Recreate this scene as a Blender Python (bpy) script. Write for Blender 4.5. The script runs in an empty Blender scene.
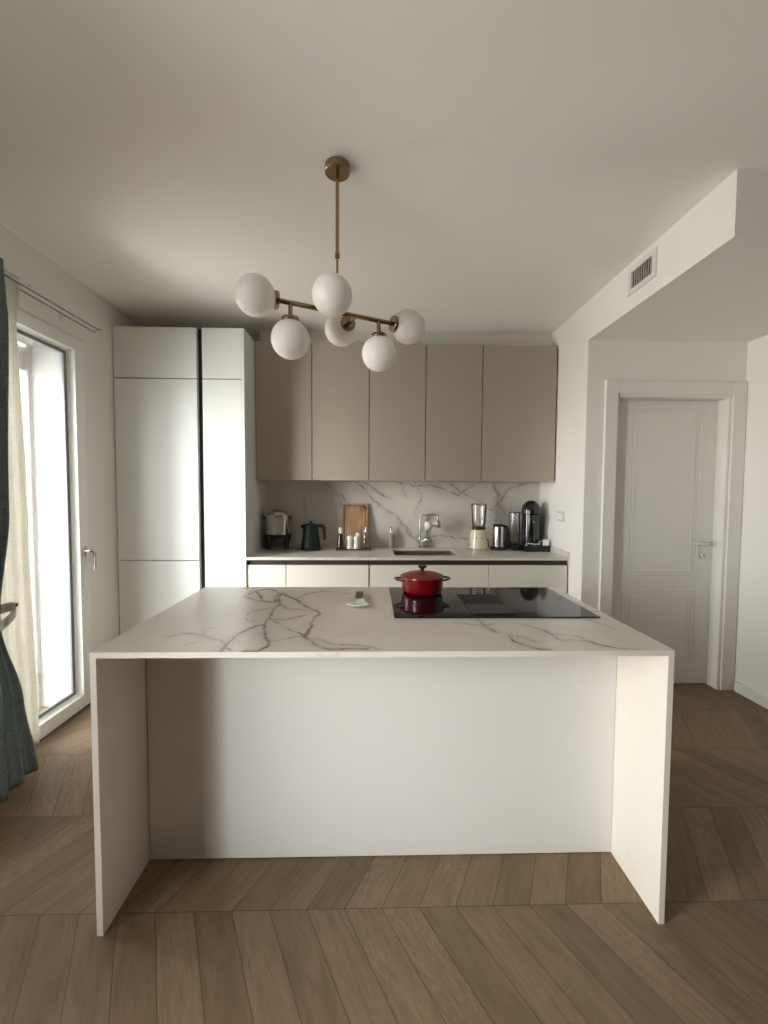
import bpy, bmesh, math, random
from mathutils import Vector, Matrix
random.seed(7)
sc = bpy.context.scene
COL = sc.collection
PI = math.pi

# ------------------------------------------------------------------ camera, world, exposure
F, PITCH, YAW, ROLL, HC = 418.85, .0467, .0261, .0059, 1.3886
cam_d = bpy.data.cameras.new('camera')
cam = bpy.data.objects.new('camera', cam_d)
COL.objects.link(cam)
cam_d.sensor_width = 36
cam_d.lens = F * 36 / 1024
cam_d.clip_start = .05
def cam_axis(x, z, d):
    cr, sr = math.cos(ROLL), math.sin(ROLL)
    x, z = x * cr - z * sr, x * sr + z * cr
    cp, sp = math.cos(PITCH), math.sin(PITCH)
    y, Z = d * cp + z * sp, -d * sp + z * cp
    cw, sw = math.cos(YAW), math.sin(YAW)
    return Vector((x * cw + y * sw, -x * sw + y * cw, Z))
rx_, up_, fw_ = cam_axis(1, 0, 0), cam_axis(0, 1, 0), cam_axis(0, 0, 1)
m3 = Matrix((rx_, up_, -fw_)).transposed()
cam.matrix_world = Matrix.Translation((0, 0, HC)) @ m3.to_4x4()
sc.camera = cam

sc.view_settings.view_transform = 'Standard'
sc.view_settings.look = 'None'
sc.view_settings.gamma = 1
sc.view_settings.use_curve_mapping = False
sc.view_settings.exposure = 0.0

w = bpy.data.worlds.new('overcast_sky')
sc.world = w
w.use_nodes = True
wn, wl = w.node_tree.nodes, w.node_tree.links
wn.clear()
wo = wn.new('ShaderNodeOutputWorld')
bg = wn.new('ShaderNodeBackground')
tc_ = wn.new('ShaderNodeTexCoord'); sx_ = wn.new('ShaderNodeSeparateXYZ'); mr_ = wn.new('ShaderNodeMapRange'); mx_ = wn.new('ShaderNodeMix'); mx_.data_type = 'RGBA'
wl.new(tc_.outputs['Generated'], sx_.inputs[0]); wl.new(sx_.outputs['Z'], mr_.inputs[0])
mr_.inputs[1].default_value = -.08; mr_.inputs[2].default_value = .05
wl.new(mr_.outputs[0], mx_.inputs[0])
mx_.inputs[6].default_value = (.68, .66, .63, 1)      # ground and streets
mx_.inputs[7].default_value = (.985, .985, .975, 1)      # overcast sky
wl.new(mx_.outputs[2], bg.inputs['Color'])
# thin cloud with the sun behind it: a broad bright patch of sky to the left, behind the camera
dp_ = wn.new('ShaderNodeVectorMath'); dp_.operation = 'DOT_PRODUCT'
dp_.inputs[1].default_value = Vector((-.70, -.66, -.01)).normalized()
wl.new(tc_.outputs['Generated'], dp_.inputs[0])
def wmath(op, a, b):
    nd = wn.new('ShaderNodeMath'); nd.operation = op
    for i_, v_ in ((0, a), (1, b)):
        if isinstance(v_, (int, float)): nd.inputs[i_].default_value = v_
        else: wl.new(v_, nd.inputs[i_])
    return nd.outputs[0]
glow = wmath('POWER', wmath('MAXIMUM', dp_.outputs['Value'], 0.0), 5.0)
wl.new(wmath('MULTIPLY_ADD', glow, 26.5), bg.inputs['Strength'])
bg.inputs['Strength'].links[0].from_node.inputs[2].default_value = 18.5
wl.new(bg.outputs[0], wo.inputs[0])

def portal(name, loc, sx, sz):
    l = bpy.data.lights.new(name, 'AREA')
    l.shape = 'RECTANGLE'; l.size = sz; l.size_y = sx
    l.cycles.is_portal = True
    o = bpy.data.objects.new(name, l); COL.objects.link(o)
    o.location = loc; o.rotation_euler = (0, -PI / 2, 0)      # faces +x, into the room
    return o
# room planes
LX, RX, SX = -1.843, 2.57, 1.46            # left wall, right wall, soffit / kitchen side wall
BY, DY, SY, FY = 3.65, 2.866, 1.712, -4.4  # back wall, door wall, soffit front, wall behind the camera
ZC, ZS = 2.70, 2.434
FRX = 5.2                                  # unseen room widened to the right so the fill light drops
WT = .34                                   # outer wall thickness
W1 = (1.36, 2.741, 0.0, 2.326)             # the french window in view (y0, y1, z0, z1)
W2 = (-.62, .46, 0.0, 2.326)              # the second french window, nearer than the view
portal('window_daylight_portal', (LX - .20, (W1[0] + W1[1]) / 2, 1.16), 1.38, 2.3)
portal('window_daylight_portal', (LX - .20, (W2[0] + W2[1]) / 2, 1.16), 1.08, 2.3)
try:
    sc.cycles.max_bounces = 16
    sc.cycles.diffuse_bounces = 10
    sc.cycles.transparent_max_bounces = 16
    sc.cycles.caustics_reflective = False
    sc.cycles.caustics_refractive = False
except Exception: pass

# ------------------------------------------------------------------ node helpers
class NT:
    def __init__(s, name):
        s.m = bpy.data.materials.new(name); s.m.use_nodes = True
        s.t = s.m.node_tree; s.n = s.t.nodes; s.l = s.t.links
        s.b = s.n['Principled BSDF']; s.out = s.n['Material Output']
    def new(s, typ, **k):
        nd = s.n.new(typ)
        for a, v in k.items(): setattr(nd, a, v)
        return nd
    def put(s, sock, v):
        if hasattr(v, 'is_output') or isinstance(v, bpy.types.NodeSocket): s.l.new(v, sock)
        else: sock.default_value = v
    def math(s, op, a, b=0.0, c=0.0, clamp=False):
        nd = s.new('ShaderNodeMath', operation=op, use_clamp=clamp)
        s.put(nd.inputs[0], a); s.put(nd.inputs[1], b); s.put(nd.inputs[2], c)
        return nd.outputs[0]
    def vec(s, op, a, b=None, scale=None):
        nd = s.new('ShaderNodeVectorMath', operation=op)
        s.put(nd.inputs[0], a)
        if b is not None: s.put(nd.inputs[1], b)
        if scale is not None: s.put(nd.inputs['Scale'], scale)
        return nd.outputs['Value'] if op in ('DOT_PRODUCT', 'LENGTH') else nd.outputs[0]
    def comb(s, x, y, z):
        nd = s.new('ShaderNodeCombineXYZ')
        for i, v in enumerate((x, y, z)): s.put(nd.inputs[i], v)
        return nd.outputs[0]
    def sep(s, v):
        nd = s.new('ShaderNodeSeparateXYZ'); s.l.new(v, nd.inputs[0]); return nd.outputs
    def noise(s, v, scale, detail=2, rough=.5, dist=0.0, color=False):
        nd = s.new('ShaderNodeTexNoise')
        s.put(nd.inputs['Vector'], v); nd.inputs['Scale'].default_value = scale
        nd.inputs['Detail'].default_value = detail; nd.inputs['Roughness'].default_value = rough
        nd.inputs['Distortion'].default_value = dist
        return nd.outputs['Color' if color else 'Fac']
    def mix(s, f, a, b):
        nd = s.new('ShaderNodeMix', data_type='RGBA')
        s.put(nd.inputs[0], f)
        s.put(nd.inputs[6], a if not isinstance(a, tuple) else (*a, 1)[:4])
        s.put(nd.inputs[7], b if not isinstance(b, tuple) else (*b, 1)[:4])
        return nd.outputs[2]
    def ramp(s, f, lo, hi):          # linear remap clamped
        nd = s.new('ShaderNodeMapRange')
        s.put(nd.inputs[0], f); nd.inputs[1].default_value = lo; nd.inputs[2].default_value = hi
        return nd.outputs[0]
    def pos(s): return s.new('ShaderNodeNewGeometry').outputs['Position']
    def obj(s): return s.new('ShaderNodeTexCoord').outputs['Object']
    def bump(s, h, strength, dist=.01):
        nd = s.new('ShaderNodeBump'); s.l.new(h, nd.inputs['Height'])
        nd.inputs['Strength'].default_value = strength; nd.inputs['Distance'].default_value = dist
        s.l.new(nd.outputs[0], s.b.inputs['Normal'])

def simple(name, col, rough=.5, metal=0.0, var=.04, vscale=9, bump=0.0, bscale=60, coat=0.0, spec=.5):
    t = NT(name)
    p = t.obj()
    n = t.noise(p, vscale, 3)
    dark = tuple(max(0, c * (1 - var)) for c in col); lite = tuple(min(1, c * (1 + var)) for c in col)
    t.l.new(t.mix(n, dark, lite), t.b.inputs['Base Color'])
    t.b.inputs['Roughness'].default_value = rough
    t.b.inputs['Metallic'].default_value = metal
    t.b.inputs['Coat Weight'].default_value = coat
    t.b.inputs['Specular IOR Level'].default_value = spec
    if bump: t.bump(t.noise(p, bscale, 4), bump, .002)
    return t.m

def brushed(name, col, rough=.3):
    t = NT(name); p = t.obj()
    s = t.vec('MULTIPLY', p, (4, 4, 300))
    n = t.noise(s, 1.0, 2)
    t.l.new(t.mix(n, tuple(c * .88 for c in col), col), t.b.inputs['Base Color'])
    t.b.inputs['Metallic'].default_value = 1
    t.b.inputs['Roughness'].default_value = rough
    return t.m

def glass(name, tint=(1, 1, 1), gloss=.10, rough=.02):
    t = NT(name); t.n.remove(t.b)
    tr = t.new('ShaderNodeBsdfTransparent'); tr.inputs[0].default_value = (*tint, 1)
    gl = t.new('ShaderNodeBsdfGlossy'); gl.inputs['Roughness'].default_value = rough
    fr = t.new('ShaderNodeLayerWeight'); fr.inputs[0].default_value = .25
    f = t.math('MULTIPLY_ADD', fr.outputs['Fresnel'], .8, gloss * .3)
    mx = t.new('ShaderNodeMixShader')
    t.l.new(f, mx.inputs[0]); t.l.new(tr.outputs[0], mx.inputs[1]); t.l.new(gl.outputs[0], mx.inputs[2])
    t.l.new(mx.outputs[0], t.out.inputs[0])
    return t.m

def fabric(name, col, trans, tw=.5, scale=900, translucent=.4, clear=0.0):
    t = NT(name); t.n.remove(t.b); p = t.obj()
    n = t.noise(t.vec('MULTIPLY', p, (1, 1, .08)), scale * .35, 2)
    n2 = t.noise(t.vec('MULTIPLY', p, (.1, .1, 1)), scale * .35, 2)
    f = t.math('MULTIPLY', t.math('ADD', n, n2), .5)
    f = t.ramp(f, .35, .65)
    c = t.mix(f, tuple(x * (1 - tw) for x in col), tuple(min(1, x * (1 + tw)) for x in col))
    d = t.new('ShaderNodeBsdfDiffuse'); t.l.new(c, d.inputs[0])
    l = t.new('ShaderNodeBsdfTranslucent'); l.inputs[0].default_value = (*trans, 1)
    mx = t.new('ShaderNodeMixShader'); mx.inputs[0].default_value = translucent
    t.l.new(d.outputs[0], mx.inputs[1]); t.l.new(l.outputs[0], mx.inputs[2])
    last = mx.outputs[0]
    if clear:
        tr = t.new('ShaderNodeBsdfTransparent'); m2 = t.new('ShaderNodeMixShader'); m2.inputs[0].default_value = clear
        t.l.new(last, m2.inputs[1]); t.l.new(tr.outputs[0], m2.inputs[2]); last = m2.outputs[0]
    t.l.new(last, t.out.inputs[0])
    return t.m

def add_veins(t, p, veins, swap, base, vein_col, halo_col, wid=.0055):
    """veins drawn as noise-bent polylines; swap picks the two axes the lines live in"""
    x, y, z = t.sep(p)
    q = t.comb(x, y, 0.0) if swap == 'xy' else t.comb(x, z, 0.0)
    n1 = t.vec('SCALE', t.vec('SUBTRACT', t.noise(q, 9, 3, .6, color=True), (.5, .5, .5)), scale=.085)
    n2 = t.vec('SCALE', t.vec('SUBTRACT', t.noise(q, 40, 3, .6, color=True), (.5, .5, .5)), scale=.02)
    q2 = t.vec('MULTIPLY', t.vec('ADD', q, t.vec('ADD', n1, n2)), (1, 1, 0))
    best = None
    for wgt, pts in veins:
        vb = None
        for a, b in zip(pts[:-1], pts[1:]):
            ba = (b[0] - a[0], b[1] - a[1], 0); L = ba[0] ** 2 + ba[1] ** 2 + 1e-9
            pa = t.vec('SUBTRACT', q2, (a[0], a[1], 0))
            h = t.math('DIVIDE', t.vec('DOT_PRODUCT', pa, ba), L, clamp=True)
            d = t.vec('LENGTH', t.vec('SUBTRACT', pa, t.vec('SCALE', ba, scale=h)))
            vb = d if vb is None else t.math('MINIMUM', vb, d)
        vb = t.math('DIVIDE', vb, wgt)
        best = vb if best is None else t.math('MINIMUM', best, vb)
    varn = t.ramp(t.noise(q, 14, 2), .3, .65)
    core = t.math('SUBTRACT', 1.0, t.math('DIVIDE', best, t.math('MULTIPLY_ADD', varn, wid, wid * .45)), clamp=True)
    core = t.math('MULTIPLY', t.math('POWER', core, .8), t.math('MULTIPLY_ADD', varn, .50, .22))
    halo = t.math('POWER', t.math('SUBTRACT', 1.0, t.math('DIVIDE', best, wid * 11), clamp=True), 2.0)
    halo = t.math('MULTIPLY', halo, t.ramp(t.noise(q, 5, 3), .35, .8))
    cloud = t.ramp(t.noise(q, 2.2, 4, .6), .35, .75)
    c = t.mix(cloud, base, tuple(b * .93 for b in base))
    c = t.mix(t.math('MULTIPLY', halo, .8), c, halo_col)
    c = t.mix(core, c, vein_col)
    return c

def marble_plain(name, base, vein, amount=.5, rough=.3):
    t = NT(name); p = t.pos()
    d = t.vec('ADD', p, t.vec('SCALE', t.noise(p, 2.5, 4, .6, color=True), scale=.5))
    n = t.noise(d, 1.3, 3, .5)
    v = t.math('SUBTRACT', 1.0, t.math('DIVIDE', t.math('ABSOLUTE', t.math('SUBTRACT', n, .5)), .008), clamp=True)
    v = t.math('MULTIPLY', v, t.ramp(t.noise(p, 3.1, 2), .5, .7))
    cloud = t.ramp(t.noise(p, 2.2, 4, .6), .35, .75)
    c = t.mix(cloud, base, tuple(b * .93 for b in base))
    t.l.new(t.mix(t.math('MULTIPLY', v, amount), c, vein), t.b.inputs['Base Color'])
    t.b.inputs['Roughness'].default_value = rough
    return t.m

M = {}
M['wall'] = simple('painted_wall', (.79, .765, .725), .85, var=.012, vscale=3, bump=.06, bscale=160, spec=.2)
M['wall_far'] = simple('dark_unseen_wall', (.16, .15, .14), .85, var=.012, vscale=3, bump=.06, bscale=160, spec=.2)  # unseen walls, colour made dark to cut the fill light
M['ceiling'] = simple('painted_ceiling', (.88, .86, .825), .9, var=.01, vscale=2, bump=.05, bscale=120, spec=.2)
M['door'] = simple('lacquered_door', (.74, .72, .68), .45, var=.01)
M['frame'] = simple('white_frame', (.80, .80, .78), .35, var=.01)
M['gasket'] = simple('grey_gasket', (.13, .14, .15), .5)
M['tall'] = simple('white_cabinet', (.74, .75, .73), .42, var=.006)
M['base'] = simple('cream_cabinet', (.76, .735, .68), .42, var=.006)
M['taupe'] = simple('taupe_cabinet', (.375, .325, .27), .42, var=.012)
M['gola'] = simple('dark_channel', (.055, .042, .035), .45, .3)
M['carcass'] = simple('dark_carcass', (.02, .018, .016), .7)
M['panel'] = simple('island_back_panel', (.75, .735, .705), .5, var=.006)
M['brass'] = brushed('aged_brass', (.34, .25, .145), .24)
M['steel'] = brushed('brushed_steel', (.62, .6, .57), .24)
M['chrome'] = simple('chrome', (.85, .85, .85), .08, 1, var=.01)
M['nickel'] = simple('satin_nickel', (.68, .66, .63), .3, 1, var=.02)
M['nickel_dark'] = simple('dark_nickel', (.42, .41, .39), .25, 1, var=.02)
M['black'] = simple('black_plastic', (.012, .012, .014), .35, var=.1)
M['gblack'] = simple('gloss_black_plastic', (.008, .008, .010), .12, var=.1, coat=.5)
M['green'] = simple('dark_green_enamel', (.003, .015, .010), .5, var=.08)
M['red'] = simple('red_enamel', (.17, .002, .005), .28, var=.12, vscale=5, coat=.3)
M['cream'] = simple('cream_enamel', (.72, .66, .50), .2, var=.02, coat=.4)
M['white'] = simple('white_ceramic', (.82, .80, .76), .3, var=.02)
M['grey'] = simple('grey_plastic', (.42, .40, .375), .4)
M['grey_plate'] = simple('socket_plate', (.60, .57, .53), .4)
M['glass'] = glass('clear_glass')
M['smoke'] = glass('smoky_plastic', (.72, .70, .67), .2, .06)
M['pane'] = glass('window_glass', (.97, .985, .98), .04, .0)
M['oil'] = simple('dark_vinegar', (.02, .01, .006), .1, coat=.6)
M['railm'] = simple('curtain_rail_white', (.72, .71, .69), .35, var=.02)
M['sheer'] = fabric('sheer_linen', (.76, .735, .67), (.72, .705, .66), .10, 500, .28, .0)
M['teal'] = fabric('teal_curtain_cloth', (.16, .20, .21), (.06, .075, .08), .30, 900, .05)
M['tie'] = fabric('grey_tie_cloth', (.60, .57, .52), (.3, .3, .3), .2, 420, .1)
M['tiles'] = simple('balcony_tiles', (.36, .29, .22), .7, var=.06, vscale=20)
M['reveal'] = simple('white_reveal', (.62, .63, .63), .6, var=.006)
M['jamb'] = simple('pinkish_jamb', (.62, .52, .47), .8, var=.03)
M['sink'] = brushed('sink_steel', (.52, .48, .43), .4)
M['louvre'] = simple('vent_white', (.70, .68, .64), .5, var=.01)
M['dark'] = simple('vent_dark', (.03, .03, .028), .8)
M['plinth'] = simple('plinth_grey', (.3, .29, .27), .5)

def wood(name, a, b, rough=.5, sc_=(30, 30, 2.5)):
    t = NT(name); p = t.obj()
    q = t.vec('MULTIPLY', p, sc_)
    n = t.noise(q, 1.5, 5, .65, .6)
    t.l.new(t.mix(t.ramp(n, .3, .7), a, b), t.b.inputs['Base Color'])
    t.b.inputs['Roughness'].default_value = rough
    return t.m
M['board'] = wood('cutting_board_wood', (.32, .18, .095), (.66, .42, .25))
M['board_dark'] = wood('cutting_board_groove', (.09, .045, .022), (.16, .085, .045))
M['darkwood'] = wood('dark_tray_wood', (.05, .03, .018), (.11, .065, .04), .4, (3, 30, 30))
M['handlewood'] = wood('handle_wood', (.09, .05, .025), (.19, .115, .06), .5, (40, 4, 40))

def glass_globe():
    t = NT('opal_glass'); t.b.inputs['Base Color'].default_value = (.93, .91, .87, 1)
    p = t.obj(); n = t.noise(p, 4, 2)
    t.l.new(t.mix(n, (.95, .94, .91), (.97, .96, .93)), t.b.inputs['Base Color'])
    t.b.inputs['Roughness'].default_value = .38
    tr = t.new('ShaderNodeBsdfTranslucent'); tr.inputs[0].default_value = (.95, .93, .89, 1)
    mx = t.new('ShaderNodeMixShader'); mx.inputs[0].default_value = .18
    t.l.new(t.b.outputs[0], mx.inputs[1]); t.l.new(tr.outputs[0], mx.inputs[2])
    t.l.new(mx.outputs[0], t.out.inputs[0]); return t.m
M['opal'] = glass_globe()

def hob_glass():
    t = NT('black_hob_glass'); t.b.inputs['Base Color'].default_value = (.006, .006, .007, 1)
    n = t.noise(t.obj(), 30, 2)
    t.l.new(t.math('MULTIPLY_ADD', n, .02, .04), t.b.inputs['Roughness'])
    t.b.inputs['Specular IOR Level'].default_value = .34
    return t.m
M['hob'] = hob_glass()

# chevron parquet
def parquet():
    t = NT('chevron_oak'); p = t.pos(); x, y, _ = t.sep(p)
    ROW, K, BW, Y0 = .4215, .525, .1243, 1.337
    yy = t.math('SUBTRACT', y, Y0)
    row = t.math('FLOOR', t.math('DIVIDE', yy, ROW))
    tt = t.math('PINGPONG', yy, ROW)
    s = t.math('DIVIDE', t.math('ADD', t.math('SUBTRACT', x, t.math('MULTIPLY', tt, K)), .338), BW)
    bi = t.math('FLOOR', s)
    fx = t.math('SUBTRACT', s, bi)
    wn_ = t.new('ShaderNodeTexWhiteNoise', noise_dimensions='3D')
    t.l.new(t.comb(bi, row, 3.3), wn_.inputs['Vector']); rnd = wn_.outputs['Value']
    rc = t.sep(wn_.outputs['Color'])
    # distance to seams
    ex = t.math('MULTIPLY', t.math('MINIMUM', fx, t.math('SUBTRACT', 1.0, fx)), BW)
    ey = t.math('MINIMUM', tt, t.math('SUBTRACT', ROW, tt))
    seam = t.math('SUBTRACT', 1.0, t.math('DIVIDE', t.math('MINIMUM', ex, t.math('MULTIPLY', ey, 1.0)), .0022), clamp=True)
    # grain runs along each board
    g = t.comb(t.math('MULTIPLY_ADD', rnd, 17.0, t.math('MULTIPLY', s, BW)), t.math('MULTIPLY_ADD', rc[1], 9.0, t.math('MULTIPLY', tt, .075)), t.math('MULTIPLY', rc[2], 5.0))
    fine = t.noise(g, 130, 5, .65)
    g2 = t.comb(t.math('MULTIPLY_ADD', rnd, 17.0, t.math('MULTIPLY', s, BW)), t.math('MULTIPLY_ADD', rc[1], 9.0, t.math('MULTIPLY', tt, .22)), t.math('MULTIPLY', rc[2], 5.0))
    broad = t.noise(g2, 17, 3, .55, .9)
    fib = t.math('MULTIPLY_ADD', t.math('SINE', t.math('MULTIPLY', broad, 85.0)), .5, .5)
    knot = t.ramp(t.noise(t.comb(x, y, 0.0), 3.4, 1), .80, .86)
    tone = t.math('MULTIPLY_ADD', rnd, .45, t.math('MULTIPLY_ADD', broad, .7, t.math('MULTIPLY', fine, .25)))
    c = t.mix(t.ramp(tone, .25, 1.05), (.120, .078, .042), (.290, .203, .122))
    c = t.mix(t.math('MULTIPLY', t.math('MULTIPLY', fib, t.ramp(rc[0], .2, .9)), .38), c, (.105, .072, .042))
    c = t.mix(t.math('MULTIPLY', t.ramp(fine, .48, .70), .45), c, (.075, .05, .03))
    c = t.mix(t.math('MULTIPLY', knot, .7), c, (.05, .03, .018))
    c = t.mix(t.math('MULTIPLY', seam, .85), c, (.03, .018, .01))
    t.l.new(c, t.b.inputs['Base Color'])
    t.l.new(t.math('MULTIPLY_ADD', fine, .15, .42), t.b.inputs['Roughness'])
    t.b.inputs['Specular IOR Level'].default_value = .35
    h = t.math('SUBTRACT', t.math('MULTIPLY', fine, .15), seam)
    t.bump(h, .25, .002)
    return t.m
M['floor'] = parquet()

ISLAND = [(.8, [(-.57, 2.06), (-.60, 1.95), (-.52, 1.87), (-.43, 1.85)]), (.7, [(-.40, 1.62), (-.33, 1.60), (-.26, 1.66)]), (.6, [(-.42, 1.75), (-.50, 1.70), (-.47, 1.58), (-.40, 1.55)]), (.5, [(-.35, 1.92), (-.30, 2.02), (-.20, 2.07)]), (.5, [(-.33, 1.36), (-.27, 1.40), (-.23, 1.41)]), (1.2, [(-0.57, 2.061), (-0.488, 1.863), (-0.431, 1.842), (-0.449, 1.977), (-0.438, 2.018), (-0.359, 1.914), (-0.283, 1.793), (-0.216, 1.651), (-0.223, 1.56), (-0.229, 1.409), (-0.19, 1.331), (-0.132, 1.287), (-0.015, 1.279)]), (0.8, [(-0.56, 2.061), (-0.52, 2.106), (-0.448, 2.018)]), (1.1, [(-0.438, 2.018), (-0.418, 1.863), (-0.41, 1.729), (-0.391, 1.614), (-0.403, 1.537), (-0.443, 1.467), (-0.466, 1.403), (-0.47, 1.333), (-0.459, 1.273)]), (0.8, [(-0.391, 1.614), (-0.302, 1.488), (-0.229, 1.409)]), (1, [(-0.403, 1.537), (-0.372, 1.444), (-0.337, 1.362), (-0.33, 1.307), (-0.353, 1.272), (-0.398, 1.273)]), (0.6, [(-0.47, 1.333), (-0.507, 1.364), (-0.581, 1.412), (-0.646, 1.434), (-0.686, 1.413)]), (0.8, [(-0.428, 1.841), (-0.35, 1.729), (-0.298, 1.729), (-0.242, 1.698)]), (0.4, [(-0.766, 1.938), (-0.623, 1.938)]), (0.7, [(-0.476, 1.333), (-0.439, 1.29)]), (0.4, [(-0.255, 2.079), (-0.167, 2.018), (-0.005, 1.976)]), (0.5, [(-0.221, 1.401), (-0.138, 1.341), (0.024, 1.285)]), (0.9, [(0.402, 1.577), (0.403, 1.495), (0.423, 1.445), (0.46, 1.414), (0.465, 1.351), (0.49, 1.317), (0.526, 1.284), (0.558, 1.274)]), (0.6, [(0.46, 1.414), (0.516, 1.387), (0.541, 1.351)]), (0.7, [(0.561, 1.529), (0.604, 1.477), (0.623, 1.424), (0.621, 1.36), (0.659, 1.36), (0.704, 1.349), (0.724, 1.314), (0.784, 1.291), (0.844, 1.271)]), (0.6, [(0.623, 1.424), (0.667, 1.404), (0.71, 1.385), (0.729, 1.324)]), (0.4, [(0.676, 1.485), (0.749, 1.463), (0.859, 1.462)]), (0.4, [(0.849, 1.573), (0.876, 1.49), (0.880, 1.42)]), (0.5, [(0.303, 1.554), (0.389, 1.522), (0.44, 1.53)])]
SPLASH = [(1.3, [(-0.149, 1.484), (-0.078, 1.42), (0.004, 1.318), (0.107, 1.237), (0.199, 1.176), (0.292, 1.084), (0.396, 0.95)]), (0.8, [(-0.048, 1.46), (0.024, 1.39), (0.147, 1.329)]), (0.8, [(-0.078, 1.48), (0.065, 1.38), (0.116, 1.339)]), (0.7, [(-0.322, 1.367), (-0.291, 1.337), (-0.271, 1.276)]), (0.7, [(-0.281, 1.361), (-0.23, 1.296)]), (0.5, [(-0.403, 1.448), (-0.373, 1.434), (-0.261, 1.337)]), (0.6, [(0.248, 1.462), (0.269, 1.381), (0.3, 1.34)]), (0.4, [(-0.595, 1.315), (-0.576, 1.193), (-0.586, 1.132)]), (0.9, [(0.233, 1.477), (0.363, 1.435), (0.493, 1.457), (0.623, 1.415), (0.754, 1.372), (0.862, 1.459)]), (1.6, [(1.058, 1.461), (1.104, 1.374), (1.094, 1.287), (1.15, 1.222)]), (1.1, [(1.04, 1.243), (1.105, 1.309), (1.19, 1.44), (1.321, 1.462)]), (1, [(0.236, 1.131), (0.302, 1.045), (0.368, 0.958), (0.477, 0.936)]), (1.0, [(0.476, 0.997), (0.65, 1.013), (0.804, 0.992)]), (0.7, [(0.666, 1.458), (0.776, 1.394), (0.952, 1.308)]), (0.6, [(0.363, 1.478), (0.429, 1.37), (0.365, 1.197)]), (0.7, [(0.367, 0.969), (0.432, 1.067), (0.496, 1.154)]), (0.6, [(1.15, 1.222), (1.263, 1.092), (1.286, 1.026)])]
MB = (.70, .655, .595)
def marble_veined(name, veins, swap, rough=.25, **k):
    t = NT(name)
    c = add_veins(t, t.pos(), veins, swap, MB, (.17, .135, .125), (.42, .38, .35), **k)
    t.l.new(c, t.b.inputs['Base Color']); t.b.inputs['Roughness'].default_value = rough
    return t.m
def marble_field(name, rough=.25, wid=.0068):
    t = NT(name); q = t.pos()
    at = t.new('ShaderNodeAttribute', attribute_name='vein_distance')
    best = at.outputs['Fac']
    varn = t.ramp(t.noise(q, 14, 2), .3, .65)
    core = t.math('SUBTRACT', 1.0, t.math('DIVIDE', best, t.math('MULTIPLY_ADD', varn, wid, wid * .45)), clamp=True)
    core = t.math('MULTIPLY', t.math('POWER', core, .8), t.math('MULTIPLY_ADD', varn, .45, .5))
    halo = t.math('POWER', t.math('SUBTRACT', 1.0, t.math('DIVIDE', best, wid * 8), clamp=True), 2.0)
    halo = t.math('MULTIPLY', halo, t.ramp(t.noise(q, 5, 3), .35, .8))
    cloud = t.ramp(t.noise(q, 2.2, 4, .6), .35, .75)
    c = t.mix(cloud, MB, tuple(b * .93 for b in MB))
    c = t.mix(t.math('MULTIPLY', halo, .85), c, (.40, .35, .32))
    dq = t.vec('ADD', q, t.vec('SCALE', t.noise(q, 3.5, 4, .6, color=True), scale=.35))
    nf = t.noise(dq, 2.6, 3, .5)
    vf = t.math('SUBTRACT', 1.0, t.math('DIVIDE', t.math('ABSOLUTE', t.math('SUBTRACT', nf, .5)), .009), clamp=True)
    c = t.mix(t.math('MULTIPLY', vf, t.ramp(t.noise(q, 4.1, 2), .45, .8)), c, (.42, .37, .33))
    c = t.mix(core, c, (.155, .115, .10))
    t.l.new(c, t.b.inputs['Base Color']); t.b.inputs['Roughness'].default_value = rough
    return t.m
M['island_marble'] = marble_field('island_marble')
M['splash_marble'] = marble_veined('splash_marble', SPLASH, 'xz', wid=.009)
M['marble'] = marble_plain('pale_marble', MB, (.38, .34, .32), .6)
M['waterfall'] = marble_plain('waterfall_marble', (.79, .735, .66), (.45, .40, .36), .5, .35)

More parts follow.
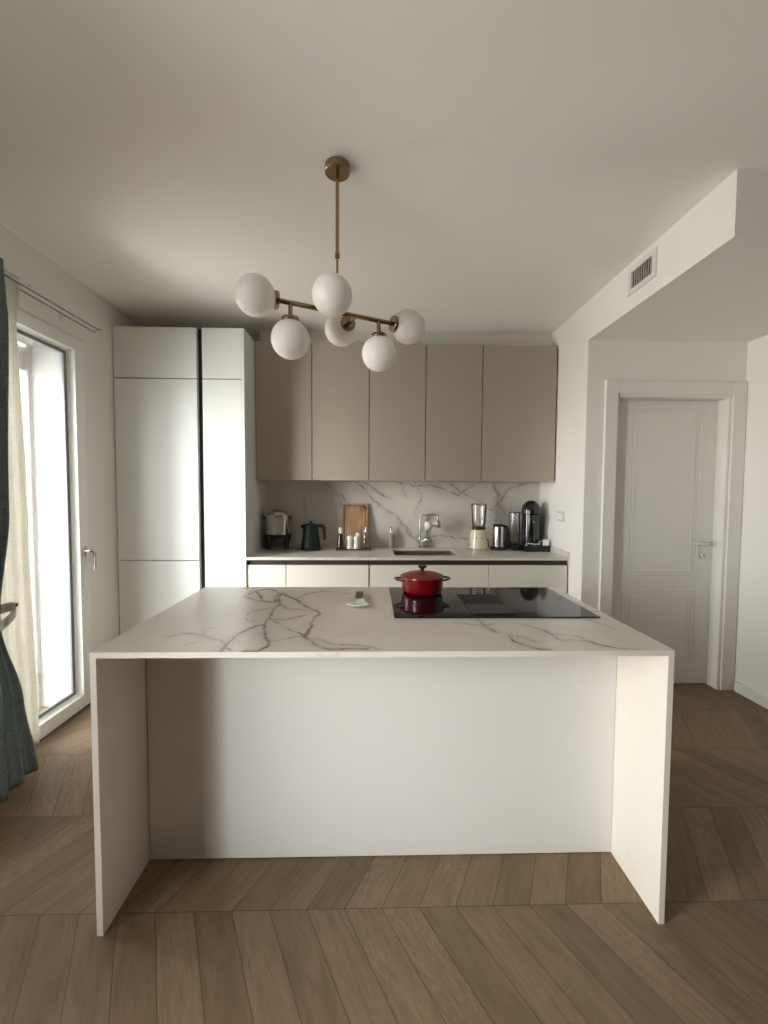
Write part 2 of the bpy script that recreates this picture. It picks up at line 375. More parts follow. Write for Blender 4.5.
# ------------------------------------------------------------------ mesh helpers
ORG = {}
class B:
    def __init__(s): s.bm = bmesh.new()
    def box(s, x0, x1, y0, y1, z0, z1, bev=0.0, mat=None):
        bm = bmesh.new() if bev or mat else s.bm
        v = [bm.verts.new((x, y, z)) for x in (x0, x1) for y in (y0, y1) for z in (z0, z1)]
        for f in ((0, 1, 3, 2), (4, 6, 7, 5), (0, 4, 5, 1), (2, 3, 7, 6), (0, 2, 6, 4), (1, 5, 7, 3)):
            bm.faces.new([v[i] for i in f])
        if bev: bmesh.ops.bevel(bm, geom=list(bm.edges), offset=bev, segments=2, affect='EDGES', profile=.5)
        if mat: bmesh.ops.transform(bm, matrix=mat, verts=bm.verts)
        if bm is not s.bm: s.join(bm)
        return s
    def join(s, bm):
        me = bpy.data.meshes.new('tmp'); bm.to_mesh(me); bm.free(); s.bm.from_mesh(me); bpy.data.meshes.remove(me)
    def lathe(s, prof, c=(0, 0, 0), n=40, axis=(0, 0, 1), mat=None):
        """prof: (radius, height) from bottom to top along axis"""
        bm = bmesh.new(); rings = []
        for r, z in prof:
            if r < 1e-6: rings.append([bm.verts.new((0, 0, z))])
            else: rings.append([bm.verts.new((r * math.cos(2 * PI * i / n), r * math.sin(2 * PI * i / n), z)) for i in range(n)])
        for a, b in zip(rings[:-1], rings[1:]):
            for i in range(n):
                j = (i + 1) % n
                if len(a) == 1 and len(b) == 1: continue
                if len(a) == 1: bm.faces.new((a[0], b[j], b[i]))
                elif len(b) == 1: bm.faces.new((a[i], a[j], b[0]))
                else: bm.faces.new((a[i], a[j], b[j], b[i]))
        if len(rings[0]) > 1 and prof[0] != prof[-1]: bm.faces.new(list(reversed(rings[0])))
        if len(rings[-1]) > 1 and prof[0] != prof[-1]: bm.faces.new(rings[-1])
        q = Vector((0, 0, 1)).rotation_difference(Vector(axis).normalized()).to_matrix().to_4x4()
        bmesh.ops.transform(bm, matrix=Matrix.Translation(c) @ q, verts=bm.verts)
        if mat: bmesh.ops.transform(bm, matrix=mat, verts=bm.verts)
        s.join(bm); return s
    def cyl(s, c, r, h, n=32, axis=(0, 0, 1), bev=0.0, r2=None):
        r2 = r if r2 is None else r2
        if bev: pr = [(r - bev, 0), (r, bev), (r2, h - bev), (r2 - bev, h)]
        else: pr = [(r, 0), (r2, h)]
        return s.lathe(pr, c, n, axis)
    def sphere(s, c, r, n=32, sz=1.0, m=20):
        pr = [(r * math.sin(PI * i / m), -r * sz * math.cos(PI * i / m)) for i in range(m + 1)]
        pr[0] = (0, -r * sz); pr[-1] = (0, r * sz)
        return s.lathe(pr, c, n)
    def tube(s, pts, r, n=12, flat=1.0):
        pts = [Vector(p) for p in pts]; bm = bmesh.new(); rings = []
        up = None
        for i, p in enumerate(pts):
            d = (pts[min(i + 1, len(pts) - 1)] - pts[max(i - 1, 0)]).normalized()
            if up is None:
                up = Vector((0, 0, 1)) if abs(d.z) < .9 else Vector((1, 0, 0))
            a = d.cross(up).normalized(); b = a.cross(d).normalized(); up = b
            rr = r[i] if isinstance(r, (list, tuple)) else r
            rings.append([bm.verts.new(p + a * rr * math.cos(2 * PI * k / n) + b * rr * flat * math.sin(2 * PI * k / n)) for k in range(n)])
        for a, b in zip(rings[:-1], rings[1:]):
            for i in range(n): bm.faces.new((a[i], a[(i + 1) % n], b[(i + 1) % n], b[i]))
        bm.faces.new(list(reversed(rings[0]))); bm.faces.new(rings[-1])
        s.join(bm); return s
    def prism(s, poly, z0, z1, bev=0.0, mat=None):
        bm = bmesh.new()
        a = [bm.verts.new((x, y, z0)) for x, y in poly]; b = [bm.verts.new((x, y, z1)) for x, y in poly]
        n = len(poly)
        for i in range(n): bm.faces.new((a[i], a[(i + 1) % n], b[(i + 1) % n], b[i]))
        bm.faces.new(list(reversed(a))); bm.faces.new(b)
        if bev: bmesh.ops.bevel(bm, geom=list(bm.edges), offset=bev, segments=2, affect='EDGES', profile=.5)
        if mat: bmesh.ops.transform(bm, matrix=mat, verts=bm.verts)
        s.join(bm); return s
    def ring(s, axis, lo, hi, inner_lo, inner_hi, d0, d1, bev=0.0):
        """rectangular frame; axis 'x' or 'y' = thickness direction; lo/hi are (u,z) corners"""
        (u0, z0), (u1, z1) = lo, hi; (a0, b0), (a1, b1) = inner_lo, inner_hi
        for (p0, p1, q0, q1) in ((u0, a0, z0, z1), (a1, u1, z0, z1), (a0, a1, z0, b0), (a0, a1, b1, z1)):
            if p1 - p0 < 1e-5 or q1 - q0 < 1e-5: continue
            if axis == 'x': s.box(d0, d1, p0, p1, q0, q1, bev)
            else: s.box(p0, p1, d0, d1, q0, q1, bev)
        return s
    def build(s, name, mat, parent=None, local=False, label=None):
        o_ = ORG.get(parent.name) if parent is not None and not local else None
        if o_: bmesh.ops.translate(s.bm, vec=-Vector(o_), verts=s.bm.verts)
        bmesh.ops.recalc_face_normals(s.bm, faces=s.bm.faces)
        for f in s.bm.faces: f.smooth = True
        for e in s.bm.edges:
            e.smooth = not (len(e.link_faces) == 2 and e.calc_face_angle(0) > math.radians(38))
        me = bpy.data.meshes.new(name); s.bm.to_mesh(me); s.bm.free()
        me.materials.append(M[mat] if isinstance(mat, str) else mat)
        o = bpy.data.objects.new(name, me); COL.objects.link(o)
        wm = o.modifiers.new('normals', 'WEIGHTED_NORMAL'); wm.keep_sharp = True; wm.weight = 80
        if parent is not None:
            o.parent = parent; ORG[o.name] = ORG.get(parent.name, (0, 0, 0)) if not local else (0, 0, 0)
        if label: o['label'] = label
        return o

def thing(name, label, cat, loc=(0, 0, 0), rz=0.0, group=None):
    o = bpy.data.objects.new(name, None); COL.objects.link(o)
    o.empty_display_size = .1
    o.location = loc; o.rotation_euler = (0, 0, rz); o['label'] = label; o['category'] = cat
    if group: o['group'] = group
    ORG[o.name] = tuple(loc)
    return o
def tag(o, label, cat, group=None):
    o['label'] = label; o['category'] = cat
    if group: o['group'] = group
    return o
def struct(o):
    o['kind'] = 'structure'; return o
def sthing(name, loc=(0, 0, 0)):
    o = bpy.data.objects.new(name, None); COL.objects.link(o); o.location = loc; ORG[o.name] = tuple(loc)
    o['kind'] = 'structure'; return o

# ------------------------------------------------------------------ room shell
struct(B().box(LX - WT, FRX + .2, FY - .2, BY + .2, -.1, 0).build('floor', 'floor'))
struct(B().box(LX - WT, FRX + .2, FY - .2, BY + .2, ZC, ZC + .12).build('ceiling', 'ceiling'))
struct(B().box(LX - WT, SX, BY, BY + .2, 0, ZC).build('wall_back', 'wall'))
b = B()
ys = [FY - .2, W2[0], W2[1], W1[0], W1[1], BY]
b.box(LX - WT, LX, ys[0], ys[1], 0, ZC).box(LX - WT, LX, ys[2], ys[3], 0, ZC).box(LX - WT, LX, ys[4], ys[5], 0, ZC)
for W in (W1, W2): b.box(LX - WT, LX, W[0], W[1], W[3], ZC)
struct(b.build('wall_left', 'wall'))
struct(B().box(RX, RX + .2, 1.3, DY + .12, 0, ZC).build('wall_right', 'wall'))
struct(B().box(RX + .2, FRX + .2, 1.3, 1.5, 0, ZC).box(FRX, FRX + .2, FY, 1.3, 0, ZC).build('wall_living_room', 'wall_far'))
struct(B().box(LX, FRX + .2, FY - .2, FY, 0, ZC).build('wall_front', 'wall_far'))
# door wall with its opening, and the kitchen side wall
DW = (1.668, 2.472, 2.073)
b = B().box(SX, DW[0], DY, BY + .2, 0, ZC).box(DW[1], RX + .2, DY, DY + .12, 0, ZC).box(DW[0], DW[1], DY, DY + .12, DW[2], ZC)
struct(b.build('wall_door_side', 'wall'))
struct(B().box(SX, RX, SY, DY, ZS, ZC).build('ceiling_soffit', 'wall'))
struct(B().box(-.922, SX, 3.47, BY, 2.551, ZC).build('wall_bulkhead', 'wall'))

# baseboards
def skirt(name, x0, x1, y0, y1, h=.075):
    struct(B().box(x0, x1, y0, y1, 0, h, .004).build(name, 'door'))
skirt('baseboard_right', RX - .014, RX, 1.3, DY - .03)
skirt('baseboard_left', LX, LX + .014, W2[1] + .02, W1[0] - .02)
skirt('baseboard_front', LX + .02, FRX - .02, FY, FY + .014)

# door
d = sthing('door_1', (2.07, DY, 0))
b = B()
b.box(1.583, DW[0], DY - .022, DY, 0, 2.166, .004).box(DW[1], 2.566, DY - .022, DY, 0, 2.166, .004)
b.box(DW[0] - .002, DW[1] + .002, DY - .020, DY, DW[2], 2.160, .003)
b.build('door_casing', 'door', d)
b = B()
b.box(DW[0] - .001, DW[0] + .022, DY + .001, DY + .119, 0, DW[2]).box(DW[1] - .022, DW[1] + .001, DY - .01, DY + .119, 0, DW[2])
b.box(DW[0] + .02, DW[1] - .02, DY - .01, DY + .119, DW[2] - .022, DW[2])
b.box(DW[0] + .022, DW[0] + .034, DY + .03, DY + .042, 0, DW[2] - .02)
b.build('door_jamb', 'door', d)
lf = B()
y0 = DY + .082
lf.box(DW[0] + .022, DW[1] - .022, y0, y0 + .036, .006, DW[2] - .024)
leaf = lf.build('door_leaf', 'door', d)
b = B()
def mould(b, x0, x1, z0, z1):
    for k, (ins, wd, h) in enumerate(((0, .010, .005), (.028, .008, .004), (.052, .010, .006))):
        b.ring('y', (x0 + ins, z0 + ins), (x1 - ins, z1 - ins), (x0 + ins + wd, z0 + ins + wd), (x1 - ins - wd, z1 - ins - wd), y0 - h, y0, .0015)
mould(b, 1.80, 2.345, .775, 2.03)
mould(b, 1.80, 2.345, .13, .695)
b.build('door_moulding', 'door', leaf)
h = B()
h.cyl((2.385, y0, 1.036), .025, .009, axis=(0, -1, 0), bev=.002)
h.tube([(2.385, y0 - .008, 1.036), (2.385, y0 - .045, 1.036), (2.37, y0 - .055, 1.036), (2.33, y0 - .056, 1.036), (2.27, y0 - .054, 1.036)], [.009, .009, .009, .008, .008], flat=1)
h.build('door_handle', 'nickel', d)
h = B().cyl((2.385, y0, .948), .025, .008, axis=(0, -1, 0), bev=.002)
kh = h.build('lock_escutcheon', 'nickel', d)
B().cyl((2.385, y0 - .0075, .953), .0045, .002, 16, axis=(0, -1, 0)).box(2.3825, 2.3875, y0 - .0095, y0 - .0075, .938, .953).build('keyhole', 'black', kh)

# french windows
def french(name, W, full):
    y0, y1, z0, z1 = W
    t = sthing(name, (LX, (y0 + y1) / 2, 0))
    # fixed frame and leaf: leaf face flush with the wall
    inner = (y0 + .086, y1 - .086, .092, z1 - .078)
    b = B().ring('x', (y0 + .006, .012), (y1 - .004, z1 - .006), (inner[0], inner[2]), (inner[1], inner[3]), LX - .045, LX + .012, .003)
    fr = b.build('window_leaf_frame', 'frame', t)
    B().ring('x', (y0 + .002, .004), (y1 - .0005, z1 - .001), (y0 + .006, .012), (y1 - .004, z1 - .006), LX - .04, LX + .001, 0).build('leaf_gap_line', 'gasket', fr)  # dark ring drawn as the shaded gap between leaf and wall
    # glazing bead
    B().ring('x', (inner[0], inner[2]), (inner[1], inner[3]), (inner[0] + .010, inner[2] + .010), (inner[1] - .010, inner[3] - .010), LX - .045, LX - .034, .002).build('glazing_bead', 'frame', fr)
    B().ring('x', (inner[0] + .010, inner[2] + .010), (inner[1] - .010, inner[3] - .010), (inner[0] + .034, inner[2] + .030), (inner[1] - .034, inner[3] - .030), LX - .046, LX - .0325, .0).build('gasket', 'gasket', fr)
    B().box(LX - .044, LX - .038, inner[0], inner[1], inner[2], inner[3]).build('window_pane', 'pane', t)
    B().ring('x', (y0, 0), (y1, z1), (y0 + .05, .03), (y1 - .05, z1 - .05), LX - .10, LX - .046, .0).build('fixed_frame', 'frame', t)
    # reveal linings, outside
    b = B()
    b.box(LX - WT + .06, LX - .101, y1 - .048, y1 - .0005, .0, z1).box(LX - WT + .06, LX - .101, y0 + .0005, y0 + .048, .0, z1)
    b.box(LX - WT + .06, LX - .101, y0 + .05, y1 - .05, z1 - .05, z1 - .001)
    b.build('reveal_lining', 'reveal', t)
    # shutter guide and slats of the rolled-up shutter
    B().box(LX - .30, LX - .281, y1 - .075, y1 - .047, 0, z1 - .06).box(LX - .30, LX - .281, y0 + .047, y0 + .075, 0, z1 - .06).build('shutter_guide', 'grey', t)
    b = B()
    for k in range(3):
        b.box(LX - .325, LX - .305, y0 + .05, y1 - .05, z1 - .052 - .05 * (k + 1), z1 - .056 - .05 * k, .004)
    b.build('roller_shutter', 'reveal', t)
    # handle
    if full:
        yh = y1 - .054
        h = B().box(LX + .011, LX + .020, yh - .015, yh + .015, .97, 1.04, .004)
        h.tube([(LX + .018, yh, 1.008), (LX + .052, yh, 1.008), (LX + .060, yh + .008, 1.004), (LX + .060, yh + .03, .985), (LX + .058, yh + .036, .96), (LX + .056, yh + .037, .885)], [.009, .009, .009, .009, .009, .008], 12)
        h.build('window_handle', 'nickel_dark', t)
        # trim of the shutter box above the leaf
        B().box(LX, LX + .008, y0 - .03, y1 + .0, z1 + .008, z1 + .055, .003).build('shutter_box_trim', 'wall', t)
    return t
french('window_1', W1, True)
french('window_2', W2, False)

# outside: balcony slab, parapet, neighbouring facade
struct(B().box(-3.4, LX - WT, -4, 6, -.14, -.01).build('floor_balcony', 'tiles'))
struct(B().box(LX - WT - .02, LX - WT + .06, W1[1] - .07, W1[1] + .6, -.01, 2.6).box(LX - WT - .6, LX - WT - .02, W1[1] + .02, W1[1] + .16, -.01, 2.6).build('wall_balcony', 'jamb'))
struct(B().box(DW[0] - .1, DW[1] + .1, DY + .121, DY + .2, 0, 2.3).build('wall_light_block', 'wall'))  # unseen block added behind the door, stops outside light under the leaf

# ------------------------------------------------------------------ tall units
TY = 3.05
def door_front(x0, x1, z0, z1, y=TY, th=.02, bev=.0015): return B().box(x0, x1, y, y + th, z0, z1, bev)
t = thing('tall_cabinet', 'wide white handleless tall cabinet beside the left wall, three stacked doors', 'cabinet', (-1.54, TY, 0))
B().box(LX + .003, -1.256, TY + .022, BY - .002, .06, 2.545).build('body', 'tall', t)
B().box(LX + .003, -1.256, TY + .06, TY + .08, 0, .06).build('plinth', 'plinth', t)
for z0, z1 in ((.064, .884), (.890, 2.184), (2.191, 2.545)):
    door_front(LX + .007, -1.257, z0, z1).build('door', 'tall', t)
B().box(LX + .005, -1.257, TY + .0203, TY + .0217, .07, 2.54).build('dark_seam_sheet', 'carcass', t)  # added dark sheet, puts the darkness of the door gaps into colour
B().box(-1.2555, -1.2195, TY + .03, TY + .06, .06, 2.545).build('grip_channel', 'carcass', t, label='dark vertical grip channel')
t = thing('tall_cabinet', 'narrow white tall cabinet right of the dark grip channel, next to the worktop', 'cabinet', (-1.06, TY, 0))
B().box(-1.2185, -.922, TY + .022, BY - .002, .06, 2.545).build('body', 'tall', t)
B().box(-.9405, -.9222, TY, TY + .022, .06, 2.545).build('side_panel', 'tall', t)
B().box(-1.2185, -.922, TY + .06, TY + .08, 0, .06).build('plinth', 'plinth', t)
for z0, z1 in ((.064, 2.184), (2.191, 2.545)):
    door_front(-1.218, -.9415, z0, z1).build('door', 'tall', t)
B().box(-1.218, -.9415, TY + .0203, TY + .0217, .07, 2.54).build('dark_seam_sheet', 'carcass', t)  # same dark sheet behind the narrow doors

# ------------------------------------------------------------------ base units
bu = [(-.9218, -.638, 'narrowest cream base cabinet, against the tall white unit'),
      (-.633, -.031, 'cream base cabinet under the green kettle'),
      (-.022, .857, 'wide cream base cabinet under the sink'),
      (.861, 1.447, 'cream base cabinet at the right wall under the coffee machine')]
for x0, x1, lab in bu:
    t = thing('base_cabinet', lab, 'cabinet', ((x0 + x1) / 2, 3.06, 0), group='cream base cabinets along the back wall')
    sink = x1 - x0 > .8
    b = B()
    if sink:      # open above for the basin
        b.box(x0 + .001, x0 + .02, 3.082, BY - .03, .10, .885).box(x1 - .02, x1 - .001, 3.082, BY - .03, .10, .885).box(x0 + .02, x1 - .02, 3.082, BY - .03, .10, .12)
        b.box(x0 + .02, x1 - .02, 3.082, 3.10, .12, .84)
    else: b.box(x0 + .001, x1 - .001, 3.082, BY - .03, .10, .888)
    b.build('body', 'carcass', t)  # near-black body colour darkens the gaps between the fronts
    B().box(x0, x1, 3.12, 3.14, 0, .10).build('plinth', 'plinth', t)
    for z0, z1 in ((.48, .853), (.104, .455)):
        B().box(x0, x1, 3.06, 3.08, z0, z1, .0015).build('drawer_front', 'base', t)
    for z0, z1 in ((.853, .890), (.455, .48)):
        B().box(x0, x1, 3.076, 3.0815, z0, z1).build('grip_channel', 'gola', t, label='dark recessed grip channel')
struct(B().box(1.448, SX, 3.10, BY, 0, .888).build('trim_dark_gap', 'gola'))  # dark strip filling the gap between last cabinet and wall

# worktop with sink cut-out
SKX0, SKX1, SKY0, SKY1 = .165, .665, 3.16, 3.55
b = B()
zt0, zt1 = .892, .912
b.box(-.9215, SKX0, 3.05, BY - .014, zt0, zt1).box(SKX1, SX - .001, 3.05, BY - .014, zt0, zt1)
b.box(SKX0, SKX1, 3.05, SKY0, zt0, zt1).box(SKX0, SKX1, SKY1, BY - .014, zt0, zt1)
wt = b.build('kitchen_worktop', 'marble')
tag(wt, 'long pale marble worktop along the back wall', 'worktop')
us = B().box(SX - .013, SX - .0015, 3.05, BY - .014, zt1, .955).build('upstand', 'marble', wt)
bs = B().box(-.9215, SX - .001, BY - .012, BY - .0005, .892, 1.4795).build('marble_backsplash', 'splash_marble')
tag(bs, 'white marble backsplash with grey diagonal veins under the wall cabinets', 'backsplash')
t = thing('undermount_sink', 'rectangular steel sink set into the back worktop', 'sink', (.415, 3.36, .7))
b = B()
b.box(SKX0 - .01, SKX0 - .001, SKY0 - .01, SKY1 + .01, .70, .891).box(SKX1 + .001, SKX1 + .01, SKY0 - .01, SKY1 + .01, .70, .891)
b.box(SKX0 - .001, SKX1 + .001, SKY0 - .01, SKY0 - .001, .70, .891).box(SKX0 - .001, SKX1 + .001, SKY1 + .001, SKY1 + .01, .70, .891)
b.box(SKX0 - .01, SKX1 + .01, SKY0 - .01, SKY1 + .01, .69, .70)
b.build('basin', 'sink', t)
B().cyl((.415, 3.36, .7), .045, .004, bev=.001).build('drain', 'chrome', t)

# ------------------------------------------------------------------ wall cabinets
ux = [-.9205, -.482, -.034, .411, .858, 1.449]
ul = ['taupe wall cabinet at the left end, beside the tall white unit', 'taupe wall cabinet, second from the tall white unit',
      'taupe wall cabinet in the middle of the five', 'taupe wall cabinet left of the widest right-hand one', 'widest taupe wall cabinet, at the right wall']
for i in range(5):
    x0, x1 = ux[i] + .003, ux[i + 1] - .003
    t = thing('wall_cabinet', ul[i], 'cabinet', ((x0 + x1) / 2, 3.321, 1.48), group='taupe wall cabinets')
    B().box(x0, x1, 3.345, BY - .001, 1.486, 2.545).build('body', 'taupe', t)
    B().box(x0, x1, 3.321, 3.342, 1.480, 2.549, .0012).build('door', 'taupe', t)
    B().box(x0 - .002, x1 + .002, 3.3425, 3.3445, 1.488, 2.54).build('dark_seam_sheet', 'carcass', t)  # added dark sheet that blackens the gaps beside each door

# ------------------------------------------------------------------ island
IX0, IX1, IY0, IY1 = -.855, .947, 1.266, 2.145
t = thing('waterfall_worktop', 'veined marble island top with a slab leg at each end', 'worktop', (0, 1.7, 0))
def island_slab(step=.005):
    from mathutils import noise as mn
    import numpy as np
    nx, ny = int((IX1 - IX0) / step), int((IY1 - IY0) / step)
    bm = bmesh.new()
    xs_ = [IX0 + (IX1 - IX0) * i / nx for i in range(nx + 1)]; ys_ = [IY0 + (IY1 - IY0) * j / ny for j in range(ny + 1)]
    top = [[bm.verts.new((x, y, .900)) for x in xs_] for y in ys_]
    for j in range(ny):
        for i in range(nx): bm.faces.new((top[j][i], top[j][i + 1], top[j + 1][i + 1], top[j + 1][i]))
    rim = [top[0][i] for i in range(nx + 1)] + [top[j][nx] for j in range(1, ny + 1)] + [top[ny][i] for i in range(nx - 1, -1, -1)] + [top[j][0] for j in range(ny - 1, 0, -1)]
    low = [bm.verts.new((v.co.x, v.co.y, .882)) for v in rim]
    for i in range(len(rim)): bm.faces.new((rim[i], low[i], low[(i + 1) % len(rim)], rim[(i + 1) % len(rim)]))
    bm.faces.new(list(reversed(low)))
    bld = B(); bld.join(bm)
    o = bld.build('top_slab', 'island_marble', t)
    o.modifiers.clear()
    me = o.data; off = ORG.get(t.name)
    me.materials.append(M['waterfall'])
    for p_ in me.polygons:
        if abs(p_.normal.z) < .5: p_.material_index = 1
    P = np.zeros((len(me.vertices), 2))
    for k, v in enumerate(me.vertices):
        x, y = v.co.x + off[0], v.co.y + off[1]
        a = mn.noise_vector((x * 8, y * 8, .3)); b_ = mn.noise_vector((x * 26, y * 26, 4.1)); c_ = mn.noise_vector((x * 80, y * 80, 9.1))
        P[k] = (x + a.x * .016 + b_.x * .007 + c_.x * .0025, y + a.y * .016 + b_.y * .007 + c_.y * .0025)
    best = np.full(len(P), 9.0)
    for wgt, pts in ISLAND:
        for a, b_ in zip(pts[:-1], pts[1:]):
            a = np.array(a); d_ = np.array(b_) - a
            h_ = np.clip((P - a) @ d_ / (d_ @ d_ + 1e-9), 0, 1)
            best = np.minimum(best, np.linalg.norm(P - a - h_[:, None] * d_, axis=1) / wgt)
    at = me.attributes.new('vein_distance', 'FLOAT', 'POINT')
    at.data.foreach_set('value', best.astype('f'))
island_slab()
B().box(IX0, IX0 + .0195, IY0, IY1, 0, .8815, .0008).build('side_panel', 'waterfall', t)
B().box(IX1 - .0195, IX1, IY0, IY1, 0, .8815, .0008).build('side_panel', 'waterfall', t)
t = thing('island_cabinet', 'white island cabinet with plain back panel under the marble top', 'cabinet', (0, 1.8, 0))
B().box(-.832, .926, 1.5356, 1.555, .003, .8805, .001).build('back_panel', 'panel', t)
B().box(IX0 + .022, IX1 - .022, 1.556, 2.085, .08, .8805).build('body', 'base', t)
B().box(IX0 + .022, IX1 - .022, 2.03, 2.045, 0, .08).build('plinth', 'plinth', t)
xs = [IX0 + .023, -.25, .35, IX1 - .023]
for i in range(3):
    for z0, z1 in ((.46, .84), (.084, .45)):
        B().box(xs[i] + .0015, xs[i + 1] - .0015, 2.0855, 2.105, z0, z1, .001).build('drawer_front', 'base', t)

# hob
HX0, HX1, HY0, HY1 = .084, .895, 1.602, 2.112
t = thing('induction_hob', 'black glass hob with central extractor set on the island top', 'hob', (.49, 1.86, .9))
B().box(HX0, HX1, HY0, HY1, .9005, .9055, .0012).build('glass_surface', 'hob', t)
ex = B().box(.398, .572, 1.632, 1.962, .9056, .9066).build('extractor_slot', 'carcass', t)
B().box(.402, .568, 1.636, 1.775, .9067, .9105, .001).build('extractor_flap', simple('smoked_glass_flap', (.022, .02, .018), .28), ex)
b = B()
for k in range(9): b.box(.41 + k * .0173, .4125 + k * .0173, 1.79, 1.95, .9067, .9080)
b.build('extractor_grille', 'carcass', ex)

# casserole
CX, CY, CZ = .240, 2.01, .9057
t = thing('casserole_pot', 'round red enamelled casserole with lid on the black hob', 'pot', (CX, CY, CZ), .06); t.scale = (1.05, 1.05, 1.03)
B().lathe([(0, 0), (.080, 0), (.088, .006), (.094, .022), (.096, .070), (.099, .074), (.094, .074), (.090, .06), (.08, .01), (0, .006)]).build('pot_body', 'red', t, True)
for s in (-1, 1):
    b = B().tube([(s * .090, -.032, .062), (s * .108, -.030, .064), (s * .121, -.018, .066), (s * .125, 0, .067), (s * .121, .018, .066), (s * .108, .030, .064), (s * .090, .032, .062)], .0065, 12, .8)
    b.build('handle', 'red', t, True)
lid = B().lathe([(.098, .0745), (.1015, .0755), (.101, .079), (.092, .084), (.070, .092), (.040, .098), (.016, .1005), (0, .101)]).build('lid', 'red', t, True)
B().lathe([(.007, .100), (.008, .108), (.012, .113), (.020, .119), (.021, .123), (.017, .1275), (0, .128)]).build('knob', 'black', lid, True)

# spoon rest
t = thing('scraper_spoon', 'flat white scoop with short brown wooden handle on the marble island', 'utensil', (-.062, 1.75, .901), .0)
bm = bmesh.new(); N = 14; rows = []
for j in range(9):
    v = j / 8; yy = .120 * v
    hw = .050 * (1 - v) ** .8 + .018 * v ** .5 if v < 1 else .018
    hw = .050 + (.018 - .050) * (v ** .85)
    r_ = []
    for i in range(N + 1):
        u = -1 + 2 * i / N
        lip = .010 * (1 - v) ** 3 + .004 * abs(u) ** 3
        yb = -.012 * (1 - u * u) * (1 - v)
        r_.append(bm.verts.new((u * hw, yy + yb, .004 + lip + .006 * v)))
    rows.append(r_)
for a, c in zip(rows[:-1], rows[1:]):
    for i in range(N): bm.faces.new((a[i], a[i + 1], c[i + 1], c[i]))
b = B(); b.join(bm)
sp = b.build('scoop', 'white', t, True)
md = sp.modifiers.new('thick', 'SOLIDIFY'); md.thickness = .004; md.offset = 1
B().box(-.0175, .0175, .121, .225, .006, .017, .003).build('wooden_handle', 'handlewood', t, True)

# ------------------------------------------------------------------ chandelier
HB = Vector((-.145, 1.756, 2.123)); bd = Vector((.895, .446, .016)).normalized(); pd = Vector((-.446, .895, 0)).normalized()
t = thing('globe_chandelier', 'brass bar chandelier with six white glass globes above the island', 'lamp', tuple(HB))
RX_, RY_ = -.150, 1.752
B().lathe([(0, 2.670), (.048, 2.670), (.0505, 2.6725), (.0505, 2.698), (.049, 2.6995), (0, 2.6995)], (RX_, RY_, 0), 48).build('ceiling_rose', 'brass', t)
rod = B().cyl((RX_, RY_, 2.34), .0075, .325, 20).cyl((RX_, RY_, 2.123), .005, .22, 16).build('rod', 'brass', t)
B().cyl((RX_, RY_, 2.338), .0105, .020, 20, bev=.002).cyl((RX_ - .0, RY_ - .009, 2.348), .004, .010, 12, axis=(0, -1, 0)).build('collar', 'brass', rod)
bar = B().cyl(tuple(HB - bd * .262), .0095, .524, 24, axis=tuple(bd)).build('bar', 'brass', t)
R = .0742
def globe(c, d, foot):
    """d points from the cup to the globe centre; foot is on the bar"""
    d = d.normalized(); cup0 = c - d * (R + .008)
    g = B().sphere(tuple(c), R, 48, 1, 32).build('globe', 'opal', t)
    B().lathe([(0, 0), (.031, 0), (.0335, .002), (.0335, .013), (.032, .015), (0, .015)], tuple(cup0 - d * .002), 32, axis=tuple(d)).build('globe_cup', 'brass', g)
    if (cup0 - foot).length > .012:
        B().cyl(tuple(foot), .0085, (cup0 - foot).length, 16, axis=tuple((cup0 - foot).normalized())).build('stem', 'brass', t)
globe(HB - bd * .332, -bd, HB - bd * .26)
globe(HB + bd * .335, bd, HB + bd * .26)
Zd = Vector((0, 0, -1))
globe(HB - bd * .200 + Zd * .140, Zd, HB - bd * .200)
globe(HB + bd * .187 + Zd * .140, Zd, HB + bd * .182)
globe(HB + bd * .077 + pd * .160, pd, HB + bd * .077)
globe(HB - bd * .083 - pd * .145 + Vector((0, 0, -.006)), -pd, HB - bd * .083)

# ------------------------------------------------------------------ air vent
t = thing('air_vent', 'white wall air vent grille with vertical louvres in the ceiling beam', 'vent', (SX, 2.30, 2.60))
VY0, VY1, VZ0, VZ1 = 2.182, 2.420, 2.516, 2.664
B().ring('x', (VY0, VZ0), (VY1, VZ1), (VY0 + .030, VZ0 + .028), (VY1 - .030, VZ1 - .028), SX - .010, SX - .0005, .002).build('frame', 'louvre', t)
B().box(SX - .0015, SX - .0005, VY0 + .03, VY1 - .03, VZ0 + .028, VZ1 - .028).build('backing', 'dark', t)
n = 9
for k in range(n):
    yc = VY0 + .04 + k * (VY1 - VY0 - .08) / (n - 1)
    mt = Matrix.Translation((SX - .006, yc, 0)) @ Matrix.Rotation(math.radians(35), 4, 'Z')
    B().box(-.005, .005, -.0012, .0012, VZ0 + .028, VZ1 - .028, 0, mt).build('louvre', 'louvre', t)

# wall socket
t = thing('wall_socket', 'white switch and socket plate on the wall above the worktop', 'socket', (SX, 3.21, 1.21))
B().box(SX - .008, SX - .0005, 3.150, 3.272, 1.172, 1.250, .003).build('plate', 'grey_plate', t)
for k in range(2): B().box(SX - .0105, SX - .008, 3.164 + k * .049, 3.209 + k * .049, 1.187, 1.235, .001).build('insert', 'white', t)

